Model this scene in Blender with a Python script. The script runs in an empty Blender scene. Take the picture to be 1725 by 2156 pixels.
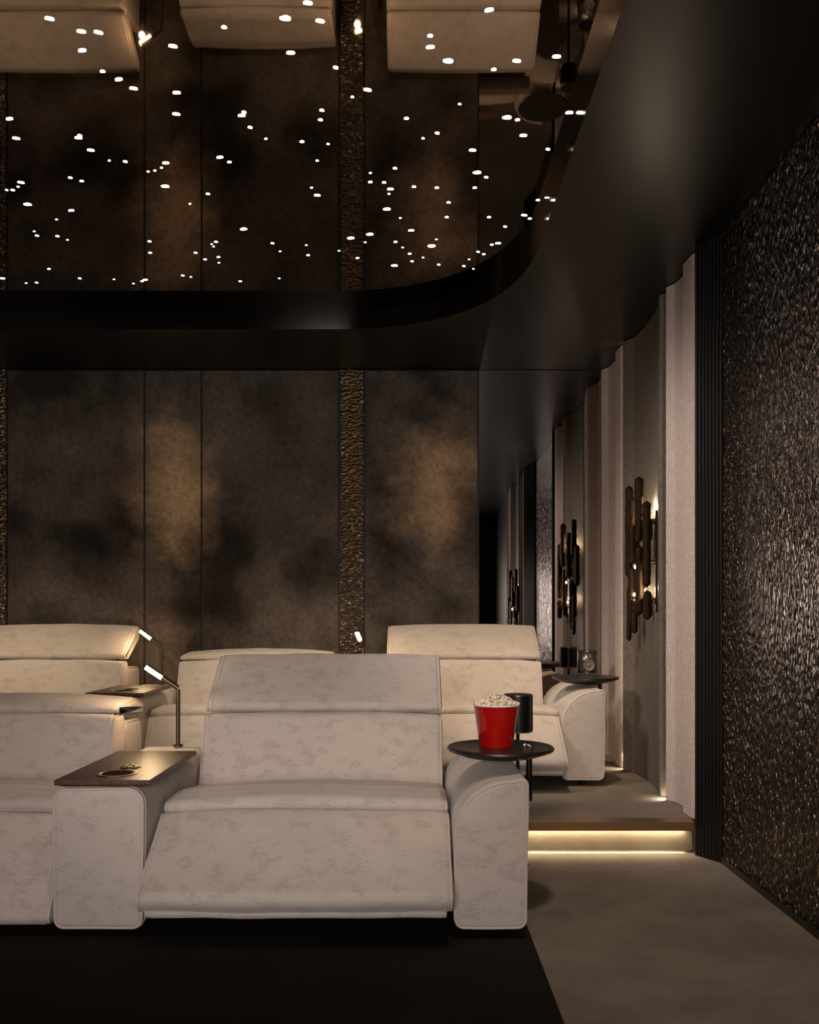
import bpy, bmesh, math, random
from mathutils import Vector, noise
random.seed(7)
S = bpy.context.scene
COL = S.collection
PI = math.pi
ZC, ZM, YW = 3.075, 3.20, 6.85      # soffit height, mirror ceiling height, back wall
PZ = 0.1625                          # platform height

# ------------------------------------------------------------------ materials
def new_mat(name):
    m = bpy.data.materials.new(name); m.use_nodes = True
    nt = m.node_tree
    return m, nt, nt.nodes['Principled BSDF']
def node(nt, t, **kw):
    n = nt.nodes.new(t)
    for k, v in kw.items():
        if k in n.inputs: n.inputs[k].default_value = v
        else: setattr(n, k, v)
    return n
def coords(nt, scale=(1,1,1), rot=(0,0,0)):
    tc = node(nt, 'ShaderNodeTexCoord'); mp = node(nt, 'ShaderNodeMapping')
    mp.inputs['Scale'].default_value = scale; mp.inputs['Rotation'].default_value = rot
    nt.links.new(tc.outputs['Object'], mp.inputs['Vector'])
    return mp.outputs['Vector']
def ramp(nt, fac, stops):
    r = node(nt, 'ShaderNodeValToRGB')
    e = r.color_ramp.elements
    while len(e) < len(stops): e.new(0.5)
    for i, (p, c) in enumerate(stops):
        e[i].position = p; e[i].color = (*c, 1) if len(c) == 3 else c
    nt.links.new(fac, r.inputs['Fac'])
    return r.outputs['Color']
def bump(nt, b, height, strength, dist):
    bn = node(nt, 'ShaderNodeBump'); bn.inputs['Strength'].default_value = strength
    bn.inputs['Distance'].default_value = dist
    nt.links.new(height, bn.inputs['Height']); nt.links.new(bn.outputs['Normal'], b.inputs['Normal'])
    return bn
def mixc(nt, fac, a, b, mode='MIX'):
    m = node(nt, 'ShaderNodeMix', data_type='RGBA', blend_type=mode)
    for s, v in ((m.inputs['Factor'], fac), (m.inputs[6], a), (m.inputs[7], b)):
        if hasattr(v, 'type') and hasattr(v, 'links'): nt.links.new(v, s)
        elif isinstance(v, (int, float)): s.default_value = v
        else: s.default_value = (*v, 1)
    return m.outputs[2]
def simple(name, col, rough=0.5, metal=0.0, coat=0.0, spec=0.5, emit=None, es=0):
    m, nt, b = new_mat(name)
    b.inputs['Base Color'].default_value = (*col, 1); b.inputs['Roughness'].default_value = rough
    b.inputs['Metallic'].default_value = metal; b.inputs['Coat Weight'].default_value = coat
    b.inputs['Specular IOR Level'].default_value = spec
    if emit:
        b.inputs['Emission Color'].default_value = (*emit, 1); b.inputs['Emission Strength'].default_value = es
    return m
def velvet(name, light, dark, grain=(9, 9, 26), amount=0.48):
    m, nt, b = new_mat(name)
    big = node(nt, 'ShaderNodeTexNoise'); big.inputs['Scale'].default_value = 1; big.inputs['Detail'].default_value = 2
    nt.links.new(coords(nt, (13, 13, 21)), big.inputs['Vector'])
    fine = node(nt, 'ShaderNodeTexNoise'); fine.inputs['Scale'].default_value = 1; fine.inputs['Detail'].default_value = 9
    fine.inputs['Roughness'].default_value = 0.72
    nt.links.new(coords(nt, (50, 50, 120)), fine.inputs['Vector'])
    mul = node(nt, 'ShaderNodeMath', operation='MULTIPLY'); nt.links.new(big.outputs['Fac'], mul.inputs[0]); nt.links.new(fine.outputs['Fac'], mul.inputs[1])
    fac = ramp(nt, mul.outputs[0], [(0.265, (0,0,0)), (0.33, (amount,)*3)])
    cloud = node(nt, 'ShaderNodeTexNoise'); cloud.inputs['Scale'].default_value = 4; cloud.inputs['Detail'].default_value = 3
    nt.links.new(coords(nt), cloud.inputs['Vector'])
    base = mixc(nt, cloud.outputs['Fac'], light, tuple(c*0.86 for c in light))
    nt.links.new(mixc(nt, fac, base, dark), b.inputs['Base Color'])
    b.inputs['Roughness'].default_value = 0.85; b.inputs['Specular IOR Level'].default_value = 0.15
    b.inputs['Sheen Weight'].default_value = 0.25; b.inputs['Sheen Roughness'].default_value = 0.5
    g = node(nt, 'ShaderNodeTexNoise'); g.inputs['Scale'].default_value = 420
    nt.links.new(coords(nt), g.inputs['Vector'])
    bump(nt, b, g.outputs['Fac'], 0.25, 0.002)
    return m
VELVET = velvet('beige_velvet', (0.50, 0.444, 0.400), (0.325, 0.278, 0.242))
PIPE = simple('piping_velvet', (0.50, 0.44, 0.40), 0.8, spec=0.2)

def wood(name, c1, c2, rough=0.35, axis=1):
    m, nt, b = new_mat(name)
    n = node(nt, 'ShaderNodeTexNoise'); n.inputs['Scale'].default_value = 1; n.inputs['Detail'].default_value = 8
    n.inputs['Distortion'].default_value = 0.6
    sc = [60, 60, 60]; sc[axis] = 4
    nt.links.new(coords(nt, tuple(sc)), n.inputs['Vector'])
    nt.links.new(ramp(nt, n.outputs['Fac'], [(0.3, c1), (0.7, c2)]), b.inputs['Base Color'])
    b.inputs['Roughness'].default_value = rough
    bump(nt, b, n.outputs['Fac'], 0.35, 0.002)
    return m
WOOD = wood('walnut_tray', (0.035, 0.018, 0.010), (0.085, 0.043, 0.022), 0.40)
DISCW = wood('dark_disc_wood', (0.008, 0.006, 0.005), (0.020, 0.014, 0.011), 0.36, 0)
BLACKM = simple('black_metal', (0.012, 0.011, 0.010), 0.35, 0.6)
BRONZEM = simple('bronze_metal', (0.10, 0.075, 0.05), 0.35, 0.9)
CHROME = simple('brushed_brass', (0.35, 0.27, 0.17), 0.3, 1.0)
CUP_SHADE = simple('cup_hole_shade', (0.004, 0.003, 0.003), 0.9, spec=.05)  # near-black colour for the shade inside the cup hole
RED = simple('red_lacquer_paper', (0.42, 0.006, 0.004), 0.20, coat=0.5)
RIMW = simple('white_paper_rim', (0.8, 0.74, 0.68), 0.4)
BLACKW = simple('black_wall', (0.006, 0.005, 0.0045), 0.6)
RIB = simple('black_ribbed_lacquer', (0.006, 0.005, 0.0042), 0.42, spec=.16)
LAMPE = simple('lamp_diffuser', (1, .8, .6), 0.5, emit=(1.0, 0.68, 0.36), es=38)
STARE = simple('star_emitter', (1, .9, .8), 0.5, emit=(1.0, 0.86, 0.72), es=9)
BULBE = simple('bulb_emitter', (1, .9, .8), 0.5, emit=(1.0, 0.72, 0.45), es=55)
LEDE = simple('led_emitter', (1, .9, .8), 0.5, emit=(1.0, 0.80, 0.56), es=1.5)
MIRROR = simple('smoked_mirror', (0.50, 0.46, 0.43), 0.012, 1.0)

# mirror-like stretch ceiling
MCEIL = simple('stretch_mirror_ceiling', (0.27, 0.22, 0.18), 0.018, 1.0)
# satin lacquer soffit
SOFF = simple('satin_black_soffit', (0.006, 0.005, 0.0042), 0.32, spec=0.46)
FASC = simple('fascia_black', (0.005, 0.004, 0.004), 0.12, spec=0.5)

def hammered(name, rot, c=(0.03, 0.022, 0.017), scale=(34, 34, 20), dist=.03):
    m, nt, b = new_mat(name)
    v = coords(nt, scale, rot)
    wob = node(nt, 'ShaderNodeTexNoise'); wob.inputs['Scale'].default_value = 0.5; wob.inputs['Detail'].default_value = 2
    nt.links.new(v, wob.inputs['Vector'])
    add = node(nt, 'ShaderNodeVectorMath', operation='MULTIPLY_ADD')
    nt.links.new(wob.outputs['Color'], add.inputs[0]); add.inputs[1].default_value = (1.1, 1.1, 1.1); nt.links.new(v, add.inputs[2])
    vo = node(nt, 'ShaderNodeTexVoronoi', feature='F1'); vo.inputs['Scale'].default_value = 1.0
    nt.links.new(add.outputs[0], vo.inputs['Vector'])
    b.inputs['Base Color'].default_value = (*c, 1); b.inputs['Roughness'].default_value = 0.23
    b.inputs['Metallic'].default_value = 0.85
    bump(nt, b, vo.outputs['Distance'], 1.0, dist)
    return m
HAM_SIDE = hammered('hammered_bronze_side', (0.35, 0, 0), c=(0.075, 0.058, 0.044), scale=(40, 62, 27), dist=.034)
HAM_BACK = hammered('hammered_bronze_back', (0, 0.35, 0), c=(0.42, 0.33, 0.24), scale=(28, 40, 55), dist=.045)

def smoky():
    m, nt, b = new_mat('smoky_upholstery')
    n1 = node(nt, 'ShaderNodeTexNoise'); n1.inputs['Scale'].default_value = 1.45; n1.inputs['Detail'].default_value = 4
    n1.inputs['Roughness'].default_value = 0.55
    nt.links.new(coords(nt, (1.15, 1, 1.0)), n1.inputs['Vector'])
    n2 = node(nt, 'ShaderNodeTexNoise'); n2.inputs['Scale'].default_value = 26; n2.inputs['Detail'].default_value = 10; n2.inputs['Roughness'].default_value = 0.75
    nt.links.new(coords(nt), n2.inputs['Vector'])
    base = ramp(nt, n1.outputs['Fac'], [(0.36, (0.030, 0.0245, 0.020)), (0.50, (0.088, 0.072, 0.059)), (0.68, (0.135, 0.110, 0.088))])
    tc = node(nt, 'ShaderNodeTexCoord')
    out = base
    # soft warm and dark cloud patches mixed into the base colour: (x, z, rx, rz, colour, weight)
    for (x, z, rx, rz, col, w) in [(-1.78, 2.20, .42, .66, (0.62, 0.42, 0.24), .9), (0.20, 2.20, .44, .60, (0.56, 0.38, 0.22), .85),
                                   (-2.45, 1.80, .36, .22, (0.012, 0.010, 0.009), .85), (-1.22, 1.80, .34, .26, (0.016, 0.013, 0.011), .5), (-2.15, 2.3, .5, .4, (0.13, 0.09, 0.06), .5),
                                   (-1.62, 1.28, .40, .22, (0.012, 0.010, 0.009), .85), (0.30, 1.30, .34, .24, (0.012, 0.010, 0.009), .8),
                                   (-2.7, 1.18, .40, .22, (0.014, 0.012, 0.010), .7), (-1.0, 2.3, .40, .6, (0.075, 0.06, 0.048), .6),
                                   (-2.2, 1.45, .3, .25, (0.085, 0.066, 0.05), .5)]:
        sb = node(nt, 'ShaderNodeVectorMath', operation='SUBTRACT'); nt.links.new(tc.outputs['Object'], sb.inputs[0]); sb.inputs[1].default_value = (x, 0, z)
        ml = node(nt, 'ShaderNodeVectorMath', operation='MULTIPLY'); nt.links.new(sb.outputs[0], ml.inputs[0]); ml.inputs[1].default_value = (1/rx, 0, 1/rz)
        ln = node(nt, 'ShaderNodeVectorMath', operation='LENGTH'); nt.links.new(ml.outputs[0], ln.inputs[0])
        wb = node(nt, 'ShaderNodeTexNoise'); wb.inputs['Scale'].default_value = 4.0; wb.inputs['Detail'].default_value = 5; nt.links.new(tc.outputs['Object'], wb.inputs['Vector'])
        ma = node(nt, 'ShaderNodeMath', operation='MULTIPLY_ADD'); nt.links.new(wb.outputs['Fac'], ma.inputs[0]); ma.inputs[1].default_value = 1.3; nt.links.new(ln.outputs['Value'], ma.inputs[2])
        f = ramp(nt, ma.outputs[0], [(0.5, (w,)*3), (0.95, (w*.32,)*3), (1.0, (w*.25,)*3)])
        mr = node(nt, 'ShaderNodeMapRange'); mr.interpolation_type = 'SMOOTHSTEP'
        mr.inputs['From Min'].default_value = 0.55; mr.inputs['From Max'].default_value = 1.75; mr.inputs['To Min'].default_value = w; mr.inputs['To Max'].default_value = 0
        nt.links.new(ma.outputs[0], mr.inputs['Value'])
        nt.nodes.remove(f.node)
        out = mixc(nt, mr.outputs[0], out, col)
    dirt = ramp(nt, n2.outputs['Fac'], [(0.35, (0.62,)*3), (0.65, (1.15,)*3)])
    out = mixc(nt, 1.0, out, dirt, 'MULTIPLY')
    nt.links.new(out, b.inputs['Base Color'])
    b.inputs['Roughness'].default_value = 0.9; b.inputs['Specular IOR Level'].default_value = 0.1
    b.inputs['Sheen Weight'].default_value = 0.1
    bump(nt, b, n2.outputs['Fac'], 0.3, 0.003)
    return m
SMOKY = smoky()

def linen(name, c1, c2, rough=0.85, fine=500, spec=0.15, aniso=1):
    m, nt, b = new_mat(name)
    a = node(nt, 'ShaderNodeTexNoise'); a.inputs['Scale'].default_value = 1; a.inputs['Detail'].default_value = 5
    nt.links.new(coords(nt, (160, 160, 22)), a.inputs['Vector'])
    c = node(nt, 'ShaderNodeTexNoise'); c.inputs['Scale'].default_value = 1; c.inputs['Detail'].default_value = 5
    nt.links.new(coords(nt, (25, 25, 200)), c.inputs['Vector'])
    s = node(nt, 'ShaderNodeMath', operation='ADD'); nt.links.new(a.outputs['Fac'], s.inputs[0]); nt.links.new(c.outputs['Fac'], s.inputs[1])
    h = node(nt, 'ShaderNodeMath', operation='MULTIPLY'); nt.links.new(s.outputs[0], h.inputs[0]); h.inputs[1].default_value = 0.5
    nt.links.new(ramp(nt, h.outputs[0], [(0.36, c1), (0.64, c2)]), b.inputs['Base Color'])
    b.inputs['Roughness'].default_value = rough; b.inputs['Specular IOR Level'].default_value = spec
    bump(nt, b, h.outputs[0], 0.5, 0.002)
    return m
LINEN = linen('pink_grey_linen', (0.44, 0.36, 0.325), (0.66, 0.56, 0.51))
WOVEN = linen('grey_woven_satin', (0.10, 0.085, 0.068), (0.21, 0.18, 0.145), rough=0.65, spec=0.2)

def carpet(name, c1, c2):
    m, nt, b = new_mat(name)
    n = node(nt, 'ShaderNodeTexNoise'); n.inputs['Scale'].default_value = 3.5; n.inputs['Detail'].default_value = 9; n.inputs['Roughness'].default_value = 0.62
    nt.links.new(coords(nt), n.inputs['Vector'])
    nt.links.new(ramp(nt, n.outputs['Fac'], [(0.3, c1), (0.7, c2)]), b.inputs['Base Color'])
    b.inputs['Roughness'].default_value = 0.95; b.inputs['Specular IOR Level'].default_value = 0.05
    g = node(nt, 'ShaderNodeTexNoise'); g.inputs['Scale'].default_value = 350; nt.links.new(coords(nt), g.inputs['Vector'])
    bump(nt, b, g.outputs['Fac'], 0.4, 0.003)
    return m
CARPET = carpet('taupe_carpet', (0.165, 0.139, 0.110), (0.250, 0.213, 0.172))
DARKC = carpet('black_carpet', (0.012, 0.010, 0.0085), (0.019, 0.016, 0.0135))
RISER = carpet('riser_velvet', (0.15, 0.12, 0.085), (0.25, 0.205, 0.15))
NOSE = simple('bronze_nosing', (0.30, 0.17, 0.085), 0.33, 0.75)

def sconce_mat():
    m, nt, b = new_mat('crusted_bronze')
    n = node(nt, 'ShaderNodeTexNoise'); n.inputs['Scale'].default_value = 1; n.inputs['Detail'].default_value = 5
    nt.links.new(coords(nt, (260, 260, 380)), n.inputs['Vector'])
    nt.links.new(ramp(nt, n.outputs['Fac'], [(0.35, (0.006, 0.003, 0.0015)), (0.75, (0.065, 0.034, 0.012))]), b.inputs['Base Color'])
    b.inputs['Metallic'].default_value = 0.85; b.inputs['Roughness'].default_value = 0.38
    bump(nt, b, n.outputs['Fac'], 0.8, 0.004)
    return m
SCON = sconce_mat()

# ------------------------------------------------------------------ builders
def tag(o, label=None, cat=None, group=None, kind=None):
    if label: o['label'] = label
    if cat: o['category'] = cat
    if group: o['group'] = group
    if kind: o['kind'] = kind
    return o
def empty(name, loc, label, cat, group=None):
    o = bpy.data.objects.new(name, None); COL.objects.link(o); o.location = loc; o.empty_display_size = 0.1
    tag(o, label, cat, group); return o
def link(name, verts, faces, mat, parent=None, smooth=True, angle=40):
    me = bpy.data.meshes.new(name); me.from_pydata([tuple(v) for v in verts], [], faces); me.validate(); me.update()
    bm = bmesh.new(); bm.from_mesh(me); bmesh.ops.recalc_face_normals(bm, faces=bm.faces); bm.to_mesh(me); bm.free()
    if smooth:
        me.polygons.foreach_set('use_smooth', [True]*len(me.polygons)); me.set_sharp_from_angle(angle=math.radians(angle))
    if mat: me.materials.append(mat)
    o = bpy.data.objects.new(name, me); COL.objects.link(o)
    if parent:
        o.parent = parent
        p = parent; off = Vector((0,0,0))
        while p: off += p.location; p = p.parent
        for v in me.vertices: v.co -= off       # geometry is written in room coordinates
    return o
class MB:
    def __init__(s): s.v = []; s.f = []
    def add(s, v, f):
        n = len(s.v); s.v += [tuple(p) for p in v]; s.f += [tuple(i+n for i in q) for q in f]; return s
    def box(s, x0, x1, y0, y1, z0, z1):
        return s.add([(x0,y0,z0),(x1,y0,z0),(x1,y1,z0),(x0,y1,z0),(x0,y0,z1),(x1,y0,z1),(x1,y1,z1),(x0,y1,z1)],
                     [(0,3,2,1),(4,5,6,7),(0,1,5,4),(1,2,6,5),(2,3,7,6),(3,0,4,7)])
    def tube(s, pts, r, n=10, closed=False, rz=None):
        pts = [Vector(p) for p in pts]; N = len(pts); rings = []
        up = None
        for i, p in enumerate(pts):
            a = pts[(i-1) % N] if (closed or i > 0) else p
            b = pts[(i+1) % N] if (closed or i < N-1) else p
            t = (b-a).normalized()
            if up is None:
                ref = Vector((0,0,1)) if abs(t.z) < 0.9 else Vector((1,0,0))
                up = t.cross(ref).normalized()
            up = (up - t*up.dot(t)).normalized(); w = t.cross(up)
            rr = r if not callable(r) else r(i/(N-1))
            rings.append([p + (up*math.cos(2*PI*k/n) + w*math.sin(2*PI*k/n))*rr for k in range(n)])
        base = len(s.v)
        for rg in rings: s.v += [tuple(q) for q in rg]
        for i in range(N if closed else N-1):
            j = (i+1) % N
            for k in range(n):
                k2 = (k+1) % n
                s.f.append((base+i*n+k, base+i*n+k2, base+j*n+k2, base+j*n+k))
        if not closed:
            s.f.append(tuple(base+k for k in range(n))); s.f.append(tuple(base+(N-1)*n+k for k in range(n)))
        return s
    def lathe(s, prof, c, n=48):
        base = len(s.v); m = len(prof)
        for (r, z) in prof:
            for k in range(n):
                a = 2*PI*k/n; s.v.append((c[0]+r*math.cos(a), c[1]+r*math.sin(a), c[2]+z))
        for i in range(m-1):
            for k in range(n):
                k2 = (k+1) % n; s.f.append((base+i*n+k, base+i*n+k2, base+(i+1)*n+k2, base+(i+1)*n+k))
        s.f.append(tuple(base+k for k in range(n))); s.f.append(tuple(base+(m-1)*n+k for k in range(n)))
        return s
    def build(s, name, mat, parent=None, bevel=0, smooth=True, angle=40, label=None):
        o = link(name, s.v, s.f, mat, parent, smooth, angle)
        if bevel:
            md = o.modifiers.new('bevel', 'BEVEL'); md.width = bevel; md.segments = 3; md.limit_method = 'ANGLE'
        if label: o['label'] = label
        return o
def round_poly(pts, seg=7, maxseg=0.05, rmin=0.0):
    """pts: (u, v, radius); true arcs, never tighter than rmin"""
    out = []; n = len(pts)
    for i in range(n):
        a, p, b = Vector(pts[i-1][:2]), Vector(pts[i][:2]), Vector(pts[(i+1) % n][:2]); r = pts[i][2]
        if r <= 0: out.append(p); continue
        e1 = (a-p).normalized(); e2 = (b-p).normalized(); c = max(-1, min(1, e1.dot(e2))); th = math.acos(c)
        if th > 3.05: out.append(p); continue
        r = max(r, rmin); d = r/math.tan(th/2); lim = min((a-p).length, (b-p).length)*.49
        if d > lim: d = lim; r = d*math.tan(th/2)
        cen = p + (e1+e2).normalized()*(r/math.sin(th/2)); v1 = p+e1*d-cen; v2 = p+e2*d-cen
        ang = math.atan2(v1.x*v2.y-v1.y*v2.x, v1.dot(v2))
        for k in range(seg+1):
            t = ang*k/seg; out.append(cen+Vector((v1.x*math.cos(t)-v1.y*math.sin(t), v1.x*math.sin(t)+v1.y*math.cos(t))))
    res = []
    for i, p in enumerate(out):
        q = out[(i+1) % len(out)]; L = (q-p).length
        res.append(p); k = int(L/maxseg)
        for j in range(1, k+1): res.append(p + (q-p)*j/(k+1))
    # drop duplicates
    o2 = []
    for p in res:
        if not o2 or (p-o2[-1]).length > 1e-5: o2.append(p)
    if (o2[0]-o2[-1]).length < 1e-5: o2.pop()
    return o2
def normals2(pr):
    n = len(pr); area = sum(pr[i].x*pr[(i+1) % n].y - pr[(i+1) % n].x*pr[i].y for i in range(n))
    sg = 1 if area > 0 else -1; res = []
    for i in range(n):
        t = (pr[(i+1) % n]-pr[i-1]).normalized(); res.append(Vector((t.y, -t.x))*sg)
    return res
def mapax(axis, a, u, v):
    return (a, u, v) if axis == 'x' else ((u, a, v) if axis == 'y' else (u, v, a))
def loft(name, prof, a0, a1, r, mat, parent=None, axis='x', crown=0.0, p=4, wr=0.0, n=26, piping=None, weight=None, shear=None, label=None):
    pr = round_poly(prof, rmin=r*1.12); nm = normals2(pr); rings = []; st = []
    K = 6
    for k in range(K+1):
        th = PI/2*k/K; st.append((a0 + r*(1-math.cos(th)), r*(1-math.sin(th))))
    for k in range(1, n): st.append((a0+r+(a1-a0-2*r)*k/n, 0))
    for k in range(K, -1, -1):
        th = PI/2*k/K; st.append((a1 - r*(1-math.cos(th)), r*(1-math.sin(th))))
    V = []; F = []; m = len(pr)
    def pt(a, ins, i):
        u = 2*(a-a0)/(a1-a0)-1
        c = crown*(1-abs(u)**p)*(weight(nm[i], pr[i]) if weight else 1)
        q = pr[i] + nm[i]*(c-ins)
        w = Vector(mapax(axis, a, q.x, q.y))
        if shear: w = Vector(shear(w))
        if wr:
            d = noise.noise(w*5.0)*wr + noise.noise(w*13.0)*wr*.4
            w += Vector(mapax(axis, 0, nm[i].x, nm[i].y))*d
        return w
    for (a, ins) in st:
        for i in range(m): V.append(pt(a, ins, i))
    for s_ in range(len(st)-1):
        for i in range(m):
            j = (i+1) % m; F.append((s_*m+i, s_*m+j, (s_+1)*m+j, (s_+1)*m+i))
    F.append(tuple(range(m))); F.append(tuple((len(st)-1)*m+i for i in range(m)))
    o = link(name, V, F, mat, parent, True, 50)
    if label: o['label'] = label
    if piping:
        for end in piping:
            a = a0+0.3*r if end == 0 else a1-0.3*r
            MB().tube([pt(a, 0.22*r, i) for i in range(m)], 0.0052, 6, closed=True).build('piping', PIPE, o)
            MB().tube([pt(a+(0.019 if end == 0 else -0.019), -0.0, i) for i in range(m)], 0.0024, 5, closed=True).build('stitching', PIPE, o)
    return o

# ------------------------------------------------------------------ room shell
XR = 1.60; XL = -4.3; YB = -3.6
def struct(o): o['kind'] = 'structure'; return o
struct(MB().box(XL, XR, YB, YW+.12, -0.1, 0.0).build('floor', CARPET, smooth=False))
struct(MB().box(XL, XR, 4.665, YW+.12, 0.0, PZ).build('floor', CARPET, smooth=False))
struct(MB().box(XL, 1.444, 4.570, 4.665, 0.120, PZ+.001).build('trim_1', NOSE, bevel=.002, smooth=False))
struct(MB().box(XL, 1.44, 4.600, 4.625, 0.014, 0.111).build('trim_2', RISER, smooth=False))
struct(MB().box(XL, XR+.1, YW, YW+.12, 0.0, 3.4).build('wall_back', BLACKW, smooth=False))
struct(MB().box(XR, XR+.1, YB, YW, 0.0, 3.4).build('wall_right', BLACKW, smooth=False))
struct(MB().box(XL-.1, XL, YB, YW, 0.0, 3.4).build('wall_left', BLACKW, smooth=False))
struct(MB().box(XL, XR, YB-.1, YB, 0.0, 3.4).build('wall_front', BLACKW, smooth=False))
tag(MB().box(XL+.02, 0.455, -1.5, 4.598, 0.0005, 0.006).build('carpet', DARKC, smooth=False), 'black carpet lying under the front row of recliners, straight edge at the aisle', 'carpet')
# LED profile of the step
led = MB().box(XL+.05, 1.42, 4.640, 4.645, 0.004, 0.018).build('trim_3', LEDE, smooth=False); struct(led)
# soffit with its rounded opening
def opening():
    xr, yf, a, b, e = 0.655, 5.87, 1.15, 1.35, 2.25
    xl, yn = -4.0, -2.6
    def q(cx, cy, sx, sy, t0, t1):
        o = []
        for k in range(25):
            t = t0+(t1-t0)*k/24; c, s_ = math.cos(t), math.sin(t)
            o.append((cx+sx*a*abs(c)**(2/e), cy+sy*b*abs(s_)**(2/e)))
        return o
    P = q(xr-a, yf-b, 1, 1, 0, PI/2) + q(xl+a, yf-b, -1, 1, PI/2, 0) + q(xl+a, yn+b, -1, -1, 0, PI/2) + q(xr-a, yn+b, 1, -1, PI/2, 0)
    o = []
    for p in P:
        if not o or math.dist(p, o[-1]) > 1e-4: o.append(p)
    return o
OP = opening()
def soffit():
    bm = bmesh.new()
    outer = [(XL, YB), (XR, YB), (XR, YW), (XL, YW)]
    vo = [bm.verts.new((x, y, ZC)) for x, y in outer]; vi = [bm.verts.new((x, y, ZC)) for x, y in OP]
    ed = [bm.edges.new((vo[i], vo[(i+1) % 4])) for i in range(4)] + [bm.edges.new((vi[i], vi[(i+1) % len(vi)])) for i in range(len(vi))]
    bmesh.ops.triangle_fill(bm, use_beauty=True, edges=ed)
    me = bpy.data.meshes.new('ceiling'); bm.to_mesh(me); bm.free()
    me.materials.append(SOFF); o = bpy.data.objects.new('ceiling', me); COL.objects.link(o); struct(o)
    n = len(OP); V = [(x, y, ZC) for x, y in OP] + [(x, y, ZM) for x, y in OP]
    F = [(i, (i+1) % n, n+(i+1) % n, n+i) for i in range(n)]
    struct(link('trim_4', V, F, FASC, None, True, 60))
soffit()
struct(MB().box(XL, XR, YB, YW, ZM, ZM+.06).build('ceiling', MCEIL, smooth=False))

# ------------------------------------------------------------------ back wall panels
def zpx(y, d=YW): return 1.2 + (1300-y)*d/1900
def xpx(x, d=YW): return (x-862.5)*d/1900
PF = YW-0.032
bp = [(-360, -92, 'leftmost smoky brown upholstered wall panel, cut off at the left end of the back wall', 0),
      (19, 305, 'wide smoky brown wall panel right of the left hammered strip', 0),
      (307, 425, 'narrow smoky brown wall panel, warm brown cloud, between the two wide panels', 0),
      (427, 714, 'wide smoky brown wall panel just left of the hammered strip behind the centre console', 0),
      (769, 1006, 'smoky brown wall panel between the right hammered strip and the mirror', 0)]
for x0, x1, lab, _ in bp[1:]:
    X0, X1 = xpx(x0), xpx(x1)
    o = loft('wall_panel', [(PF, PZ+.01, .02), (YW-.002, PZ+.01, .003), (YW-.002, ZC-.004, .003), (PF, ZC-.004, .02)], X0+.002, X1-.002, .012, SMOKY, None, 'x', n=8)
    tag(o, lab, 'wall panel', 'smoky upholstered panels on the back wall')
for x0, x1, lab in [(-45, 17, 'hammered dark bronze strip at the left picture edge of the back wall'), (717, 767, 'hammered dark bronze vertical strip behind the centre of the back row')]:
    X0, X1 = xpx(x0), xpx(x1)
    o = loft('wall_panel', [(PF-.012, PZ+.01, .01), (YW-.002, PZ+.01, .003), (YW-.002, ZC-.004, .003), (PF-.012, ZC-.004, .01)], X0+.004, X1-.004, .01, HAM_BACK, None, 'x', n=4)
    tag(o, lab, 'wall panel', 'hammered strips on the back wall')
o = MB().box(xpx(1009), XR-.01, YW-.012, YW-.001, PZ+.002, ZC-.003).build('wall_mirror', MIRROR, smooth=False)
tag(o, 'tall smoked wall mirror on the back wall right of the upholstered panels', 'mirror')

# ------------------------------------------------------------------ right wall
def plan_panel(name, pts, mat, z0, z1, lab, cat, group=None):
    """pts: plan outline (X, Y, radius), upright panel"""
    o = loft(name, pts, z0, z1, .004, mat, None, 'z', n=6); tag(o, lab, cat, group); return o
XB = 1.59
def fabric_panel(y0, flip, z0, lab, L=0.50, name='wall_panel'):
    """flat linen panel with a bead on its near edge; y0 = near edge; runs to y0+L (or y0-L when flip)"""
    s = -1 if flip else 1
    P = [(1.455, 0, .03), (1.450, .16, .03), (1.488, .245, .02), (1.500, .30, .05), (1.487, L*.85, .06), (1.445, L, .012), (XB, L, .003), (XB, 0, .003)]
    return plan_panel(name, [(x, y0+s*y, r) for x, y, r in P], LINEN, z0, ZC-.003, lab, 'wall panel', 'linen panels of the right wall')
def curved_panel(y0, L, z0, lab, flip=False):
    s = -1 if flip else 1
    P = [(1.452, .0, .015), (1.450, .04, .05), (1.490, .20, .08), (1.508, .40, .15), (1.512, .62, .15), (1.500, .80, .06), (1.448, L, .01), (XB, L, .003), (XB, 0, .003)]
    return plan_panel('wall_panel', [(x, y0+s*y, r) for x, y, r in P], WOVEN, z0, ZC-.003, lab, 'wall panel', 'curved woven panels of the right wall')
fabric_panel(4.625, False, PZ+.002, 'pinkish linen wall panel nearest the black ribs, beside the step')
curved_panel(5.22, .93, PZ+.002, 'concave grey woven wall panel that carries the large visible sconce')
fabric_panel(6.20, False, PZ+.002, 'pinkish linen wall panel with a bright lit edge, next to the mirror', L=.635)
# front section, seen in the mirror
fabric_panel(2.32, True, .002, 'pinkish linen panel of the front section, seen only in the mirror beyond the ribs', L=.5)
curved_panel(1.72, .93, .002, 'concave grey woven panel of the front section, seen in the mirror', flip=True)
fabric_panel(0.68, True, .002, 'narrow linen panel of the front section, farthest seen in the mirror', L=.5)
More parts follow.
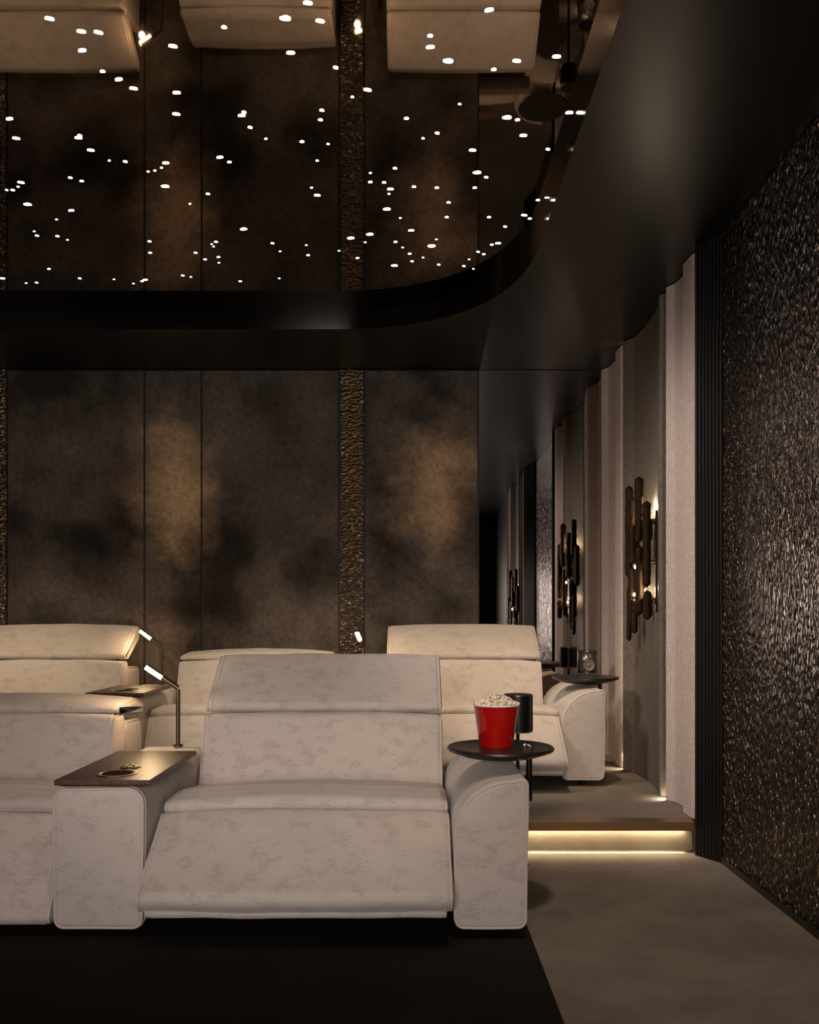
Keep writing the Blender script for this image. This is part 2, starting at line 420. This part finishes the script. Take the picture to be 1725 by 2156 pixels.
# hammered wall panel
def hammered_wall():
    V = []; F = []; ny, nz = 120, 220
    y0, y1, z0, z1 = 2.75, 4.40, .03, ZC-.003
    for i in range(ny+1):
        for j in range(nz+1):
            y = y0+(y1-y0)*i/ny; z = z0+(z1-z0)*j/nz
            d = noise.noise(Vector((y*26+z*6, z*13-y*5, 3.0)))*.0035
            V.append((1.53+d, y, z))
    for i in range(ny):
        for j in range(nz):
            a = i*(nz+1)+j; F.append((a, a+1, a+nz+2, a+nz+1))
    b = len(V); V += [(XB, y0, z0), (XB, y1, z0), (XB, y1, z1), (XB, y0, z1)]
    F.append((b, b+1, b+2, b+3))
    F.append(tuple([b, b+3]+[0+j for j in range(nz, -1, -1)]))
    F.append(tuple([b+1, b+2]+[ny*(nz+1)+j for j in range(nz, -1, -1)]))
    o = link('wall_panel', V, F, HAM_SIDE, None, True, 60)
    tag(o, 'large hammered dark bronze wall panel along the aisle at the right', 'wall panel')
hammered_wall()
struct(MB().box(1.522, XB, 2.75, 4.40, .0, .03).build('baseboard_right', BLACKW, smooth=False))
def ribs(A, B, n, lab):
    A = Vector(A); B = Vector(B); d = (B-A)/n; t = d.normalized(); nm = Vector((t.y, -t.x))
    if nm.x > 0: nm = -nm
    pts = []
    for i in range(n):
        c = A + d*(i+.5); r = d.length*.46
        pts.append(A+d*i)
        for k in range(9):
            a = PI*k/8; pts.append(c - t*math.cos(a)*r + nm*math.sin(a)*r*1.1)
    pts.append(B); pts += [Vector((XB, B.y)), Vector((XB, A.y))]
    m = len(pts); V = [(p.x, p.y, .002) for p in pts] + [(p.x, p.y, ZC-.003) for p in pts]
    F = [(i, (i+1) % m, m+(i+1) % m, m+i) for i in range(m)] + [tuple(range(m)), tuple(range(m, 2*m))]
    o = link('ribbed_column', V, F, RIB, None, True, 35); tag(o, lab, 'wall panel', 'ribbed wall columns')
ribs((1.446, 4.560), (1.532, 4.405), 8, 'black vertically ribbed wall column between linen panel and hammered panel')
ribs((1.532, 2.745), (1.446, 2.36), 9, 'black ribbed column at the near end of the hammered panel, seen in the mirror')

# ------------------------------------------------------------------ sconces
def sconce(dy, dz, lab):
    root = empty('wall_sconce', (1.50, 5.5+dy, 1.65+dz), lab, 'wall lamp', 'bronze bar wall sconces')
    def P(px, py, X):            # photo point -> room point on plane x = X
        D = X*1900/(px-862.5); return Vector((X, D+dy, 1.2+(1300-py)*D/1900+dz))
    bars = [(1325, 1023, 1130, 1.425, .019), (1332.5, 1049, 1188, 1.41, .021), (1346, 1004, 1142, 1.395, .0200), (1362, 1055, 1237, 1.395, .0185),
            (1347, 1149, 1295, 1.405, .0175), (1363.5, 1243, 1305, 1.395, .019), (1330, 1192, 1320, 1.42, .018), (1336, 1260, 1334, 1.43, .017),
            (1325, 1236, 1350, 1.425, .012), (1324, 1100, 1215, 1.44, .017), (1368.5, 1092, 1140, 1.44, .014), (1369, 1250, 1300, 1.44, .012), (1341, 1110, 1300, 1.45, .014)]
    rnd = random.Random(3)
    for (px, y0, y1, X, r) in bars:
        r *= 1.33
        a = P(px, y0, X); b = P(px, y1, X); N = max(8, int((a.z-b.z)/.012)); pts = []
        sw = rnd.random()*10
        tip = r*1.1/(a.z-b.z)
        pts = [a.lerp(b, i/N) + Vector((0, noise.noise(Vector((sw, 0, i*.25)))*.006, 0)) for i in range(N+1)]
        def rad(t, r=r, sw=sw, tip=tip):
            e = min(t, 1-t)/tip
            k = math.sqrt(max(0.02, 1-(1-min(1, e))**2))
            return r*k*(1+.26*noise.noise(Vector((sw, t*14, 1))))
        MB().tube(pts, rad, 12).build('bar', SCON, root)
    # spine fixed to the wall
    s = MB(); z0, z1 = 1.2+(1300-1290)*5.5/1900+dz, 1.2+(1300-1080)*5.5/1900+dz
    s.box(1.462, 1.478, 5.36+dy, 5.38+dy, z0, z1); s.box(1.462, 1.478, 5.60+dy, 5.62+dy, z0, z1)
    for z in (z0+.08, (z0+z1)/2, z1-.06):
        s.box(1.41, 1.47, 5.33+dy, 5.68+dy, z-.006, z+.006); s.box(1.47, 1.498, 5.48+dy, 5.52+dy, z-.012, z+.012)
    s.build('frame', BRONZEM, root, smooth=False)
    for (px, py, X) in [(1353.3, 1081, 1.43), (1337.5, 1080, 1.43), (1337.5, 1194, 1.402), (1353.5, 1253, 1.43), (1327, 1247, 1.43), (1336, 1252, 1.43)]:
        c = P(px, py, X); r = .0070
        MB().lathe([(0.0005, -r*1.6), (r*.7, -r*1.2), (r, 0), (r*.7, r*1.2), (0.0005, r*1.6)], c, 12).build('bulb', BULBE, root, label='small glowing warm bulb')
    for (y, z, e) in [(5.50, 1.87, 1.7), (5.46, 1.37, 1.6), (5.66, 1.84, .4), (5.66, 1.37, .3)]:
        l = bpy.data.lights.new('sconce_bulb_light', 'POINT'); l.energy = e; l.color = (1, .78, .55); l.shadow_soft_size = .012
        lo = bpy.data.objects.new('sconce_bulb_light', l); COL.objects.link(lo); lo.location = (1.464, y+dy, z+dz)
sconce(0, 0, 'bronze wall sconce of crusted vertical bars on the curved grey panel')
sconce(-4.25, -.2, 'bronze wall sconce of the front section, seen small in the mirror')

# ------------------------------------------------------------------ recliners
def upw(nm, p): return max(0.0, nm.y)
def frontw(nm, p): return max(0.0, -nm.x*.7+nm.y*.4)
def recliner(x0, x1, dy, dz, lab, raised, open_, top=None, arm=None, bx=0, fz=.006):
    root = empty('recliner', ((x0+x1)/2, 4.0+dy, dz), lab, 'armchair', 'beige cinema recliners')
    if dz == 0: dz = fz; root.location.z = dz
    T = lambda L: [(y+dy, z+dz, r) for y, z, r in L]
    loft('seat', T([(3.575, .43, .03), (3.60, .462, .06), (3.82, .464, .15), (4.25, .412, .03), (4.25, .33, .02), (3.68, .33, .02)]), x0+.003, x1-.003, .035, VELVET, root, crown=.026, p=2.4, weight=upw, wr=.004, piping=(0, 1))
    loft('backrest', T([(4.165, .37, .04), (4.285, .728, .035), (4.42, .728, .02), (4.42, .37, .02)]), x0+.003, x1-.003-bx, .03, VELVET, root, crown=.028, p=3.5, weight=frontw, wr=.004, piping=(0, 1))
    if raised:
        ty, tz = top
        hp = [(4.285+dy, .738+dz, .03), (ty-.03, tz+.003, .035), (ty+.055, tz-.012, .03), (ty+.03, tz-.10, .05), (4.43+dy, .735+dz, .02)]
    else:
        hp = T([(4.285, .738, .03), (4.36, .772, .09), (4.60, .786, .07), (4.74, .755, .03), (4.73, .69, .03), (4.43, .725, .02)])
    loft('headrest', hp, x0+.003, x1-.003-bx, .03, VELVET, root, crown=.022 if raised else .05, p=3.5 if raised else 2.0, weight=(lambda n_, p_: max(0, -n_.x*.6+n_.y*.5)), wr=.004, piping=(0, 1))
    loft('back_shell', T([(4.43, .06, .03), (4.43, .68, .05), (4.71, .675, .05), (4.73, .06, .03)]), x0+.008, x1-.008-bx, .03, VELVET, root, wr=.002, piping=(0, 1))
    MB().box(x0+.05, x1-.05, 3.74+dy, 4.42+dy, .045+dz, .355+dz).build('base', VELVET, root, bevel=.02)
    for x in (x0+.12, x1-.12):
        for y in (3.84, 4.62): MB().lathe([(.018, 0.0), (.022, .075)], (x, y+dy, dz+.0), 12).build('foot', BLACKM, root)
    if open_:
        loft('legrest', T([(3.570, .432, .03), (3.205, .186, .035), (3.262, .118, .03), (3.66, .352, .03)]), x0, x1, .03, VELVET, root, crown=.030, p=3.0, weight=frontw, wr=.006, piping=(0, 1))
        o = loft('legrest_lip', T([(3.25, .148, .015), (3.235, .118, .015), (3.285, .098, .01), (3.69, .335, .01), (3.66, .36, .01)]), x0+.03, x1-.025, .02, VELVET, root, wr=.004, piping=(0, 1))
        for x in (x0+.22, x1-.22): MB().tube([(x, 3.50+dy, .24+dz), (x, 3.62+dy, .16+dz), (x, 3.76+dy, .20+dz)], .012, 8).build('lift_arm', BLACKM, root)
    else:
        loft('legrest', T([(3.555, .428, .025), (3.350, .050, .03), (3.42, .035, .03), (3.72, .352, .03)]), x0+.002, x1-.002, .03, VELVET, root, crown=.020, p=3.5, weight=frontw, wr=.004, piping=(0, 1))
    if arm:
        a0, a1, yf = arm; w = a1-a0; h = .598
        P = [(a0, .040, .035), (a1-.008, .040, .035), (a1, h, .022)]
        prof = [(x, z+dz, r) for x, z, r in P]
        for k in range(0, 13):     # big inner shoulder
            t = PI/2*k/12; prof.append((a0+.215-.215*math.sin(t), h-.012-.21*(1-math.cos(t))+dz, 0))
        loft('armrest', [(x, z, r) for x, z, r in prof], yf+dy, 4.42+dy, .018, VELVET, root, axis='y', wr=.003, piping=(0,))
        for y in (3.55, 4.2): MB().lathe([(.018, 0.0), (.022, .05)], ((a0+a1)/2, y+dy, dz), 12).build('foot', BLACKM, root)
    return root
recliner(-.985, .160, 0, 0, 'large beige velvet recliner in front, headrest up and legrest open', True, True, (4.69, 1.0), (.166, .443, 3.34))
recliner(-2.50, -1.338, 0, 0, 'front-row beige recliner at the left edge, headrest folded, legrest closed', False, False, bx=.05)
DY = 2.05
recliner(-3.08, -2.012, DY, PZ, 'back-row beige recliner at the left edge with raised headrest', True, False, (6.71, 1.137))
recliner(-1.625, -.545, DY, PZ, 'back-row middle beige recliner, headrest folded, half hidden behind the front recliner', False, False)
recliner(-.165, .932, DY, PZ, 'back-row beige recliner at the right with open legrest and curved arm near the wall', True, True, (6.71, 1.137), (.938, 1.203, 3.48))

# ------------------------------------------------------------------ consoles
def console(x0, x1, dy, dz, lab, yf, tx0, tx1, ty0, ty1, zt=.594):
    if dz == 0: dz = .006; zt -= .006
    root = empty('armrest_console', ((x0+x1)/2, 3.9+dy, dz), lab, 'console', 'upholstered consoles between the recliners')
    zb = zt-.028
    prof = [(x0+.004, .03, .04), (x1-.004, .03, .04), (x1, zb-.002, .06), (x0, zb-.002, .06)]
    loft('body', [(x, z+dz, r) for x, z, r in prof], yf, 4.46+dy, .025, VELVET, root, axis='y', wr=.0025, piping=(0,))
    for y in (3.6, 4.3): MB().lathe([(.018, 0.0), (.022, .04)], ((x0+x1)/2, y+dy, dz), 12).build('foot', BLACKM, root)
    # tray: chamfered underside, with a cup hole ring
    z1 = zt+dz; z0 = z1-.026; c = .035
    V = [(tx0, ty0, z1), (tx1, ty0, z1), (tx1, ty1, z1), (tx0, ty1, z1), (tx0, ty0, z1-.019), (tx1, ty0, z1-.019), (tx1, ty1, z1-.019), (tx0, ty1, z1-.012),
         (tx0+c, ty0+.01, z0), (tx1-c, ty0+.01, z0), (tx1-c, ty1-.01, z0), (tx0+c, ty1-.01, z0)]
    F = [(0,1,2,3), (0,4,5,1), (1,5,6,2), (2,6,7,3), (3,7,4,0), (4,8,9,5), (5,9,10,6), (6,10,11,7), (7,11,8,4), (8,11,10,9)]
    tray = MB().add(V, F).build('tray', WOOD, root, bevel=.003, smooth=False)
    cx = (tx0+tx1)/2; cy = ty0+.135
    ch = MB().lathe([(.058, -.012), (.058, .0015), (.062, .004), (.074, .003), (.077, 0), (.077, -.002)], (cx+.012, cy, z1), 40)
    ch.f = ch.f[:-2]; ch.build('cup_holder', CHROME, tray)
    MB().lathe([(.0585, .0), (.0585, .0022)], (cx+.012, cy, z1), 40).build('cup_shade_disc', CUP_SHADE, tray)  # flat black disc on the tray, painted shade of a hole not cut
    kb = MB().lathe([(.042, 0), (.042, .003), (.036, .005), (.036, .0055)], (cx+.018, cy+.15, z1), 32); kb.build('control_dial', BRONZEM, tray)
    for a in range(4):
        MB().lathe([(.008, 0.005), (.008, .009), (.004, .010)], (cx+.018+.02*math.cos(a*PI/2), cy+.15+.02*math.sin(a*PI/2), z1), 12).build('dial_button', CHROME, tray)
    return root
console(-1.334, -.990, 0, 0, 'beige console with walnut tray between the two front-row recliners', 3.36, -1.325, -.967, 3.36, 4.10)
console(-1.965, -1.640, DY, PZ, 'beige console with walnut tray between left and middle back-row recliners', 5.46, -1.95, -1.595, 5.42, 6.04, .584)
console(-.525, -.180, DY, PZ, 'back-row console behind the front recliner, right of the middle back recliner', 5.46, -.53, -.175, 5.42, 6.04, .584)

# ------------------------------------------------------------------ reading lamps
def reading_lamp(x, y, z0, ztop, d, lab):
    root = empty('reading_lamp', (x, y, z0), lab, 'lamp', 'tube reading lamps on the consoles')
    MB().lathe([(.024, 0), (.024, .008), (.010, .010)], (x, y, z0), 24).build('base', BRONZEM, root)
    MB().tube([(x, y, z0+.008), (x, y, ztop)], .0105, 14).build('pole', BRONZEM, root)
    J = Vector((x, y, ztop+.006)); d = Vector(d); A = J + d*.50; B = J + d*1.0
    MB().tube([J, J+d*.08, A], .0125, 14).build('arm', BRONZEM, root)
    # head: opaque upper housing and glowing underside
    u = d.normalized(); side = u.cross(Vector((0,0,1))).normalized(); up = side.cross(u).normalized()
    def half(a0, a1, r):
        V = []; n = 12
        for P in (A, B):
            for k in range(n+1):
                a = a0+(a1-a0)*k/n; V.append(P + side*math.cos(a)*r + up*math.sin(a)*r)
        F = [(k, k+1, n+1+k+1, n+1+k) for k in range(n)] + [tuple(range(n+1)), tuple(range(n+1, 2*n+2)), (0, n, 2*n+1, n+1)]
        return V, F
    V, F = half(.62, PI-.62, .0150); MB().add(V, F).build('housing', BRONZEM, root)
    V, F = half(PI-.60, 2*PI+.60, .0145); MB().add(V, F).build('diffuser', LAMPE, root, label='glowing warm white light tube')
    l = bpy.data.lights.new('reading_lamp_light', 'POINT'); l.energy = 2.2 if y < 5 else 1.2; l.color = (1, .68, .38); l.shadow_soft_size = .02
    lo = bpy.data.objects.new('reading_lamp_light', l); COL.objects.link(lo); lo.location = (A+B)/2 - up*.04
reading_lamp(-1.129, 4.40, .572, .850, (-.150, -.02, .105), 'tube reading lamp rising in front of the back row, on the front-row console')
reading_lamp(-1.777, 6.46, .725, .985, (-.145, -.02, .115), 'tube reading lamp on the back-row console at the left')
reading_lamp(-.334, 6.46, .725, .985, (-.035, -.13, .10), 'reading lamp in front of the hammered strip, head pointing forward')

# ------------------------------------------------------------------ round swivel tables
def swivel(cx, cy, zt, px, lab):
    root = empty('swivel_table', (px, cy, zt-.22), lab, 'table', 'round dark side tables on the armrests')
    R = .216
    MB().lathe([(.001, -.046), (.10, -.046), (.15, -.038), (R-.006, -.017), (R, -.010), (R-.001, -.004), (R-.006, 0), (R-.014, -.0012), (.001, -.0012)], (cx, cy, zt), 72).build('table_top', DISCW, root)
    MB().tube([(px, cy, zt-.045), (px, cy, zt-.22)], .0125, 14).build('post', BLACKM, root)
    MB().box(px-.038, px+.006, cy-.03, cy+.03, zt-.215, zt-.185).build('bracket', BLACKM, root, bevel=.003)
    MB().box(px-.10, px+.004, cy-.018, cy+.018, zt-.055, zt-.045).build('bracket', BLACKM, root, bevel=.003)
    return root
swivel(.368, 3.65, .680, .484, 'round black-stained side table on the front recliner arm, holding the red bucket')
swivel(1.150, 5.90, .815, 1.245, 'round dark side table over the arm of the right back-row recliner, nothing on its top')

# ------------------------------------------------------------------ cylindrical loudspeakers
def speaker(x, y, z, zf, lab, h=.175, rot=0.0):
    root = empty('speaker', (x, y, zf), lab, 'speaker', 'cylindrical loudspeakers on stems')
    r = .068
    body = MB().lathe([(r-.004, 0), (r, .004), (r, h-.004), (r-.004, h)], (x, y, z), 40).build('cabinet', simple('black_cabinet', (.004, .0035, .003), .4), root, label='black back of the speaker')
    # satin metal front shell
    V = []; F = []; n = 24; m = 2
    for j, zz in enumerate((z+.006, z+h-.006)):
        for k in range(n+1):
            a = -PI*.96 + PI*.92*k/n; V.append((x+(r+.002)*math.cos(a), y+(r+.002)*math.sin(a), zz))
    for k in range(n): F.append((k, k+1, n+2+k, n+1+k))
    sh = link('front_shell', V, F, SPKF, root); md = sh.modifiers.new('s', 'SOLIDIFY'); md.thickness = .003
    def cone(cz, R, name):
        yy = y-r-.0055
        V = []; F = []; n = 28; prof = [(R, 0.0), (R*.95, -.003), (R*.85, -.001), (R*.40, .004), (R*.28, -.003), (R*.02, -.006)]
        for (rr, dd) in prof:
            for k in range(n): V.append((x+rr*math.cos(2*PI*k/n), yy+dd, cz+rr*math.sin(2*PI*k/n)))
        for i in range(len(prof)-1):
            for k in range(n): F.append((i*n+k, i*n+(k+1) % n, (i+1)*n+(k+1) % n, (i+1)*n+k))
        F.append(tuple((len(prof)-1)*n+k for k in range(n)))
        link(name, V, F, CONE, root)
    cone(z+.062, .040, 'woofer'); cone(z+.128, .016, 'tweeter')
    for zz in (z+.001, z+h-.009): MB().lathe([(r+.001, 0), (r+.004, .001), (r+.004, .007), (r+.001, .008)], (x, y, zz), 40).build('ring', SPKR, root)
    MB().tube([(x, y, zf+.008), (x, y, z)], .009, 12).build('stem', BLACKM, root)
    MB().lathe([(.055, 0), (.055, .006), (.012, .010)], (x, y, zf), 32).build('base', BLACKM, root)
    root.rotation_euler = (0, 0, rot)
SPKF = simple('smoked_satin_metal', (.13, .11, .09), .3, .85)
SPKR = simple('speaker_ring', (.22, .19, .15), .3, 1.0)
CONE = simple('speaker_cone', (.15, .135, .12), .5)
speaker(.528, 4.40, .642, .0, 'black cylindrical speaker behind the red popcorn bucket', .185, rot=math.radians(168))
speaker(1.272, 6.46, .800, PZ, 'cylindrical speaker with two drivers behind the back-row round table', .165)

# ------------------------------------------------------------------ popcorn
BX, BY, BZ = .352, 3.66, .679
root = empty('popcorn_bucket', (BX, BY, BZ), 'glossy red bucket filled with popcorn on the round front table', 'bucket')
MB().lathe([(.060, .003), (.0665, 0), (.0685, .004), (.0912, .166), (.0885, .166), (.066, .008), (.001, .008)], (BX, BY, BZ), 64).build('body', RED, root)
MB().lathe([(.0905, .1655), (.0935, .1645), (.0950, .1675), (.0935, .1705), (.0895, .1700)], (BX, BY, BZ), 64).build('rim', RIMW, root, label='white rolled rim')
def popmat():
    m, nt, b = new_mat('popcorn')
    n = node(nt, 'ShaderNodeTexNoise'); n.inputs['Scale'].default_value = 110; n.inputs['Detail'].default_value = 3
    nt.links.new(coords(nt), n.inputs['Vector'])
    nt.links.new(ramp(nt, n.outputs['Fac'], [(0.34, (0.22, 0.10, 0.035)), (0.44, (0.72, 0.60, 0.42)), (0.56, (0.90, 0.84, 0.72))]), b.inputs['Base Color'])
    b.inputs['Roughness'].default_value = 0.7; b.inputs['Subsurface Weight'].default_value = 0.0
    return m
POP = popmat()
ICO = None
def ico():
    bm = bmesh.new(); bmesh.ops.create_icosphere(bm, subdivisions=2, radius=1)
    v = [tuple(x.co) for x in bm.verts]; f = [tuple(q.index for q in p.verts) for p in bm.faces]; bm.free(); return v, f
IV, IF = ico()
def kernel(mb, c, s, rnd):
    for k in range(rnd.choice((4, 5, 6))):
        o = Vector((rnd.gauss(0, 1), rnd.gauss(0, 1), rnd.gauss(0, 1))).normalized()*s*.62*(k > 0)
        r = s*rnd.uniform(.38, .62)
        mb.add([(c[0]+o.x+v[0]*r*(1+.15*noise.noise(Vector(v)*3)), c[1]+o.y+v[1]*r, c[2]+o.z+v[2]*r) for v in IV], IF)
rnd = random.Random(11); mb = MB(); placed = []
tries = 0
while len(placed) < 260 and tries < 20000:
    tries += 1
    a = rnd.uniform(0, 2*PI); rr = .0875*math.sqrt(rnd.random()); x = rr*math.cos(a); y = rr*math.sin(a)
    zt = .166 + .040*max(0, 1-(rr/.080)**2)**.8 + .004*noise.noise(Vector((x*40, y*40, 0)))
    z = zt - (rnd.choice((0, .010)) if rr < .070 else 0)
    if rr > .080: z = max(z, .172)
    p = Vector((x, y, z))
    if all((p-q).length > .0098 for q in placed):
        placed.append(p); kernel(mb, (BX+x, BY+y, BZ+z), .0076, rnd)
o = mb.build('popcorn', POP, smooth=True, angle=180); tag(o, 'heap of white popcorn rising out of the red bucket', 'popcorn', kind='stuff')
for (x, y, lab) in [(.4630, 3.640, 'single popped kernel on the round table, the left of the two'), (.4815, 3.632, 'single popped kernel on the round table, the right of the two')]:
    mb = MB(); kernel(mb, (x, y, .679+.0065), .0072, rnd)
    o = mb.build('popcorn_piece', POP, angle=180); tag(o, lab, 'popcorn', 'loose popcorn on the table')

# ------------------------------------------------------------------ star lights of the ceiling
ST = """648,6,2 601,38,3 674,44,2 364,97,2 171,66,2 207,68,2 173,106,2 104,39,2 612,111,2 216,150,1 250,167,2 281,186,2 372,195,2 371,240,2 707,142,1 20,250,2 34,291,2
165,290,2 168,285,1 191,316,2 230,338,0 264,340,1 509,243,2 514,236,1 527,268,1 560,292,0 678,232,1 675,252,1 636,298,1 691,303,0 668,338,0 472,57,1 463,331,2 483,341,1 349,343,2 340,353,0
312,361,0 326,359,0 348,392,3 44,384,2 148,374,1 172,381,1 38,393,0 27,400,1 14,400,0 58,430,3 119,462,0 150,443,2 72,487,0 438,408,1 400,429,0 656,395,0 668,411,2 513,482,3 574,512,1
315,508,1 316,532,1 78,496,1 121,497,1 142,505,0 103,566,1 168,586,1 240,588,0 281,597,0 306,589,2 299,592,1 5,586,2 55,596,0 77,595,1 446,514,0 455,509,1 450,519,0 412,532,1
432,546,1 460,541,1 461,553,0 385,580,1 402,583,0 506,592,1 590,529,0 645,516,0 649,537,1 588,586,0 1030,21,2 906,75,1 906,99,2 944,128,3 1088,128,2 1040,146,1 1172,119,2 774,189,2
742,204,0 968,219,0 856,249,1 1068,247,3 1090,252,1 1199,237,2 1102,285,2 921,280,1 891,291,0 995,316,2 1154,314,1 832,354,1 780,364,0 1005,363,3 1024,373,1 780,383,1 809,384,1 822,398,2
819,408,0 872,393,1 920,395,1 1000,395,1 945,426,1 815,440,3 941,457,1 843,459,0 1030,457,1 1064,477,1 1133,421,1 1150,416,0 1104,453,2 1116,460,1 866,485,2 779,493,3 739,501,3 769,510,0
909,518,4 919,504,0 833,509,1 848,521,0 863,534,1 891,542,0 868,550,1 831,559,3 924,557,1 753,543,1 714,528,0 988,546,0 1007,530,1 1019,535,1 1036,515,1 1049,512,2 977,560,1 997,566,0"""
proto = []
for k, w in enumerate((.0065, .0105, .0145, .0200, .0240)):
    n = 9; r0 = random.Random(k); V = []
    for z in (-.0015, .001):
        for i in range(n):
            rr = w*r0.uniform(.8, 1.15); a = 2*PI*i/n; V.append((rr*math.cos(a), rr*math.sin(a)*.62, z))
    F = [(i, (i+1) % n, n+(i+1) % n, n+i) for i in range(n)] + [tuple(range(n)), tuple(range(n, 2*n))]
    me = bpy.data.meshes.new('ceiling_light'); me.from_pydata(V, [], F); me.materials.append(STARE); proto.append(me)
for s_ in ST.split():
    px, py, k = (int(v) for v in s_.split(','))
    D = (ZM-1.2)*1900/(1300-py); X = (px-862.5)*D/1900
    o = bpy.data.objects.new('ceiling_light', proto[k]); COL.objects.link(o); o.location = (X, D, ZM-.001); o.rotation_euler = (0, 0, (px*7 % 10-5)/14)
    tag(o, 'tiny glowing star light set flush in the black mirror ceiling', 'ceiling light', 'star lights of the mirror ceiling')

# ------------------------------------------------------------------ lights
def area(name, loc, rot, sx, sy, e, col, spread=180):
    l = bpy.data.lights.new(name, 'AREA'); l.shape = 'RECTANGLE'; l.size = sx; l.size_y = sy; l.energy = e; l.color = col; l.spread = math.radians(spread)
    o = bpy.data.objects.new(name, l); COL.objects.link(o); o.location = loc; o.rotation_euler = rot; return o
def spot(name, loc, tgt, e, col, ang, blend=1.0, size=.08):
    l = bpy.data.lights.new(name, 'SPOT'); l.energy = e; l.color = col; l.spot_size = math.radians(ang); l.spot_blend = blend; l.shadow_soft_size = size
    o = bpy.data.objects.new(name, l); COL.objects.link(o); o.location = loc
    o.rotation_euler = (Vector(tgt)-Vector(loc)).to_track_quat('-Z', 'Y').to_euler(); return o
area('front_fill_light', (-.6, -3.0, 1.35), (PI/2, 0, 0), 2.6, 1.4, 112, (1.0, .88, .82))  # added soft fill from behind the camera, no screen is built
for x in (-2.9, -.9, .55):
    spot('fill_spot_back_row', (x, 4.6, 3.05), (x+.05, 6.1, .7), 170, (1.0, .76, .50), 52)  # added overhead spots to brighten the back row, without fixtures
for x in (-2.0, -.5):
    spot('fill_spot_front_row', (x, 2.3, 3.1), (x, 4.1, .5), 36, (1.0, .82, .70), 60)  # added weak spots over the front row, no lamp modelled there
spot('fill_spot_aisle', (.45, 2.6, 3.1), (1.2, 3.9, .2), 60, (1.0, .80, .62), 75)  # added spot lifting the aisle, no fixture above it
spot('fill_spot_right_wall', (-1.3, 4.1, 3.0), (1.5, 5.1, 1.25), 190, (1.0, .86, .78), 58, .8, .38)  # added spot to brighten the right wall panels, has no fixture
spot('fill_spot_backrests', (-.9, -2.6, 1.9), (-.50, 4.2, .84), 340, (1.0, .90, .82), 21, 1.0, .20)  # added spot from the front, aimed at the backrests to brighten them
# LED strips: under the step nosing, under the riser, in the joints of the wall panels
area('led_under_nosing', (-1.4, 4.583, .1185), (math.radians(10), 0, 0), 5.6, .012, 8.5, (1, .80, .52))
area('led_under_riser', (-1.4, 4.603, .0125), (math.radians(30), 0, 0), 5.6, .006, 5, (1, .82, .58))
area('led_panel_joint', (1.56, 6.175, 1.62), (0, PI/2, 0), 2.85, .012, 4.5, (1, .84, .66))
area('led_joint_foot', (1.485, 5.135, PZ+.035), (0, math.radians(35), 0), .04, .02, .5, (1, .84, .66))
area('led_joint_foot', (1.50, 6.175, PZ+.10), (0, math.radians(25), 0), .05, .04, .5, (1, .84, .66))
W = bpy.data.worlds.new('world'); S.world = W; W.use_nodes = True
W.node_tree.nodes['Background'].inputs[0].default_value = (0.9, 0.75, 0.6, 1); W.node_tree.nodes['Background'].inputs[1].default_value = 0.0

# ------------------------------------------------------------------ camera
cam = bpy.data.cameras.new('camera'); co = bpy.data.objects.new('camera', cam); COL.objects.link(co)
co.location = (0, 0, 1.2); co.rotation_euler = (PI/2, 0, 0)
cam.sensor_fit = 'HORIZONTAL'; cam.sensor_width = 36; cam.lens = 1900/1725*36; cam.shift_y = 222/1725; cam.clip_start = .02
S.camera = co
S.view_settings.view_transform = 'Standard'; S.view_settings.look = 'None'; S.view_settings.exposure = 0.5; S.view_settings.gamma = 1
S.view_settings.use_curve_mapping = False
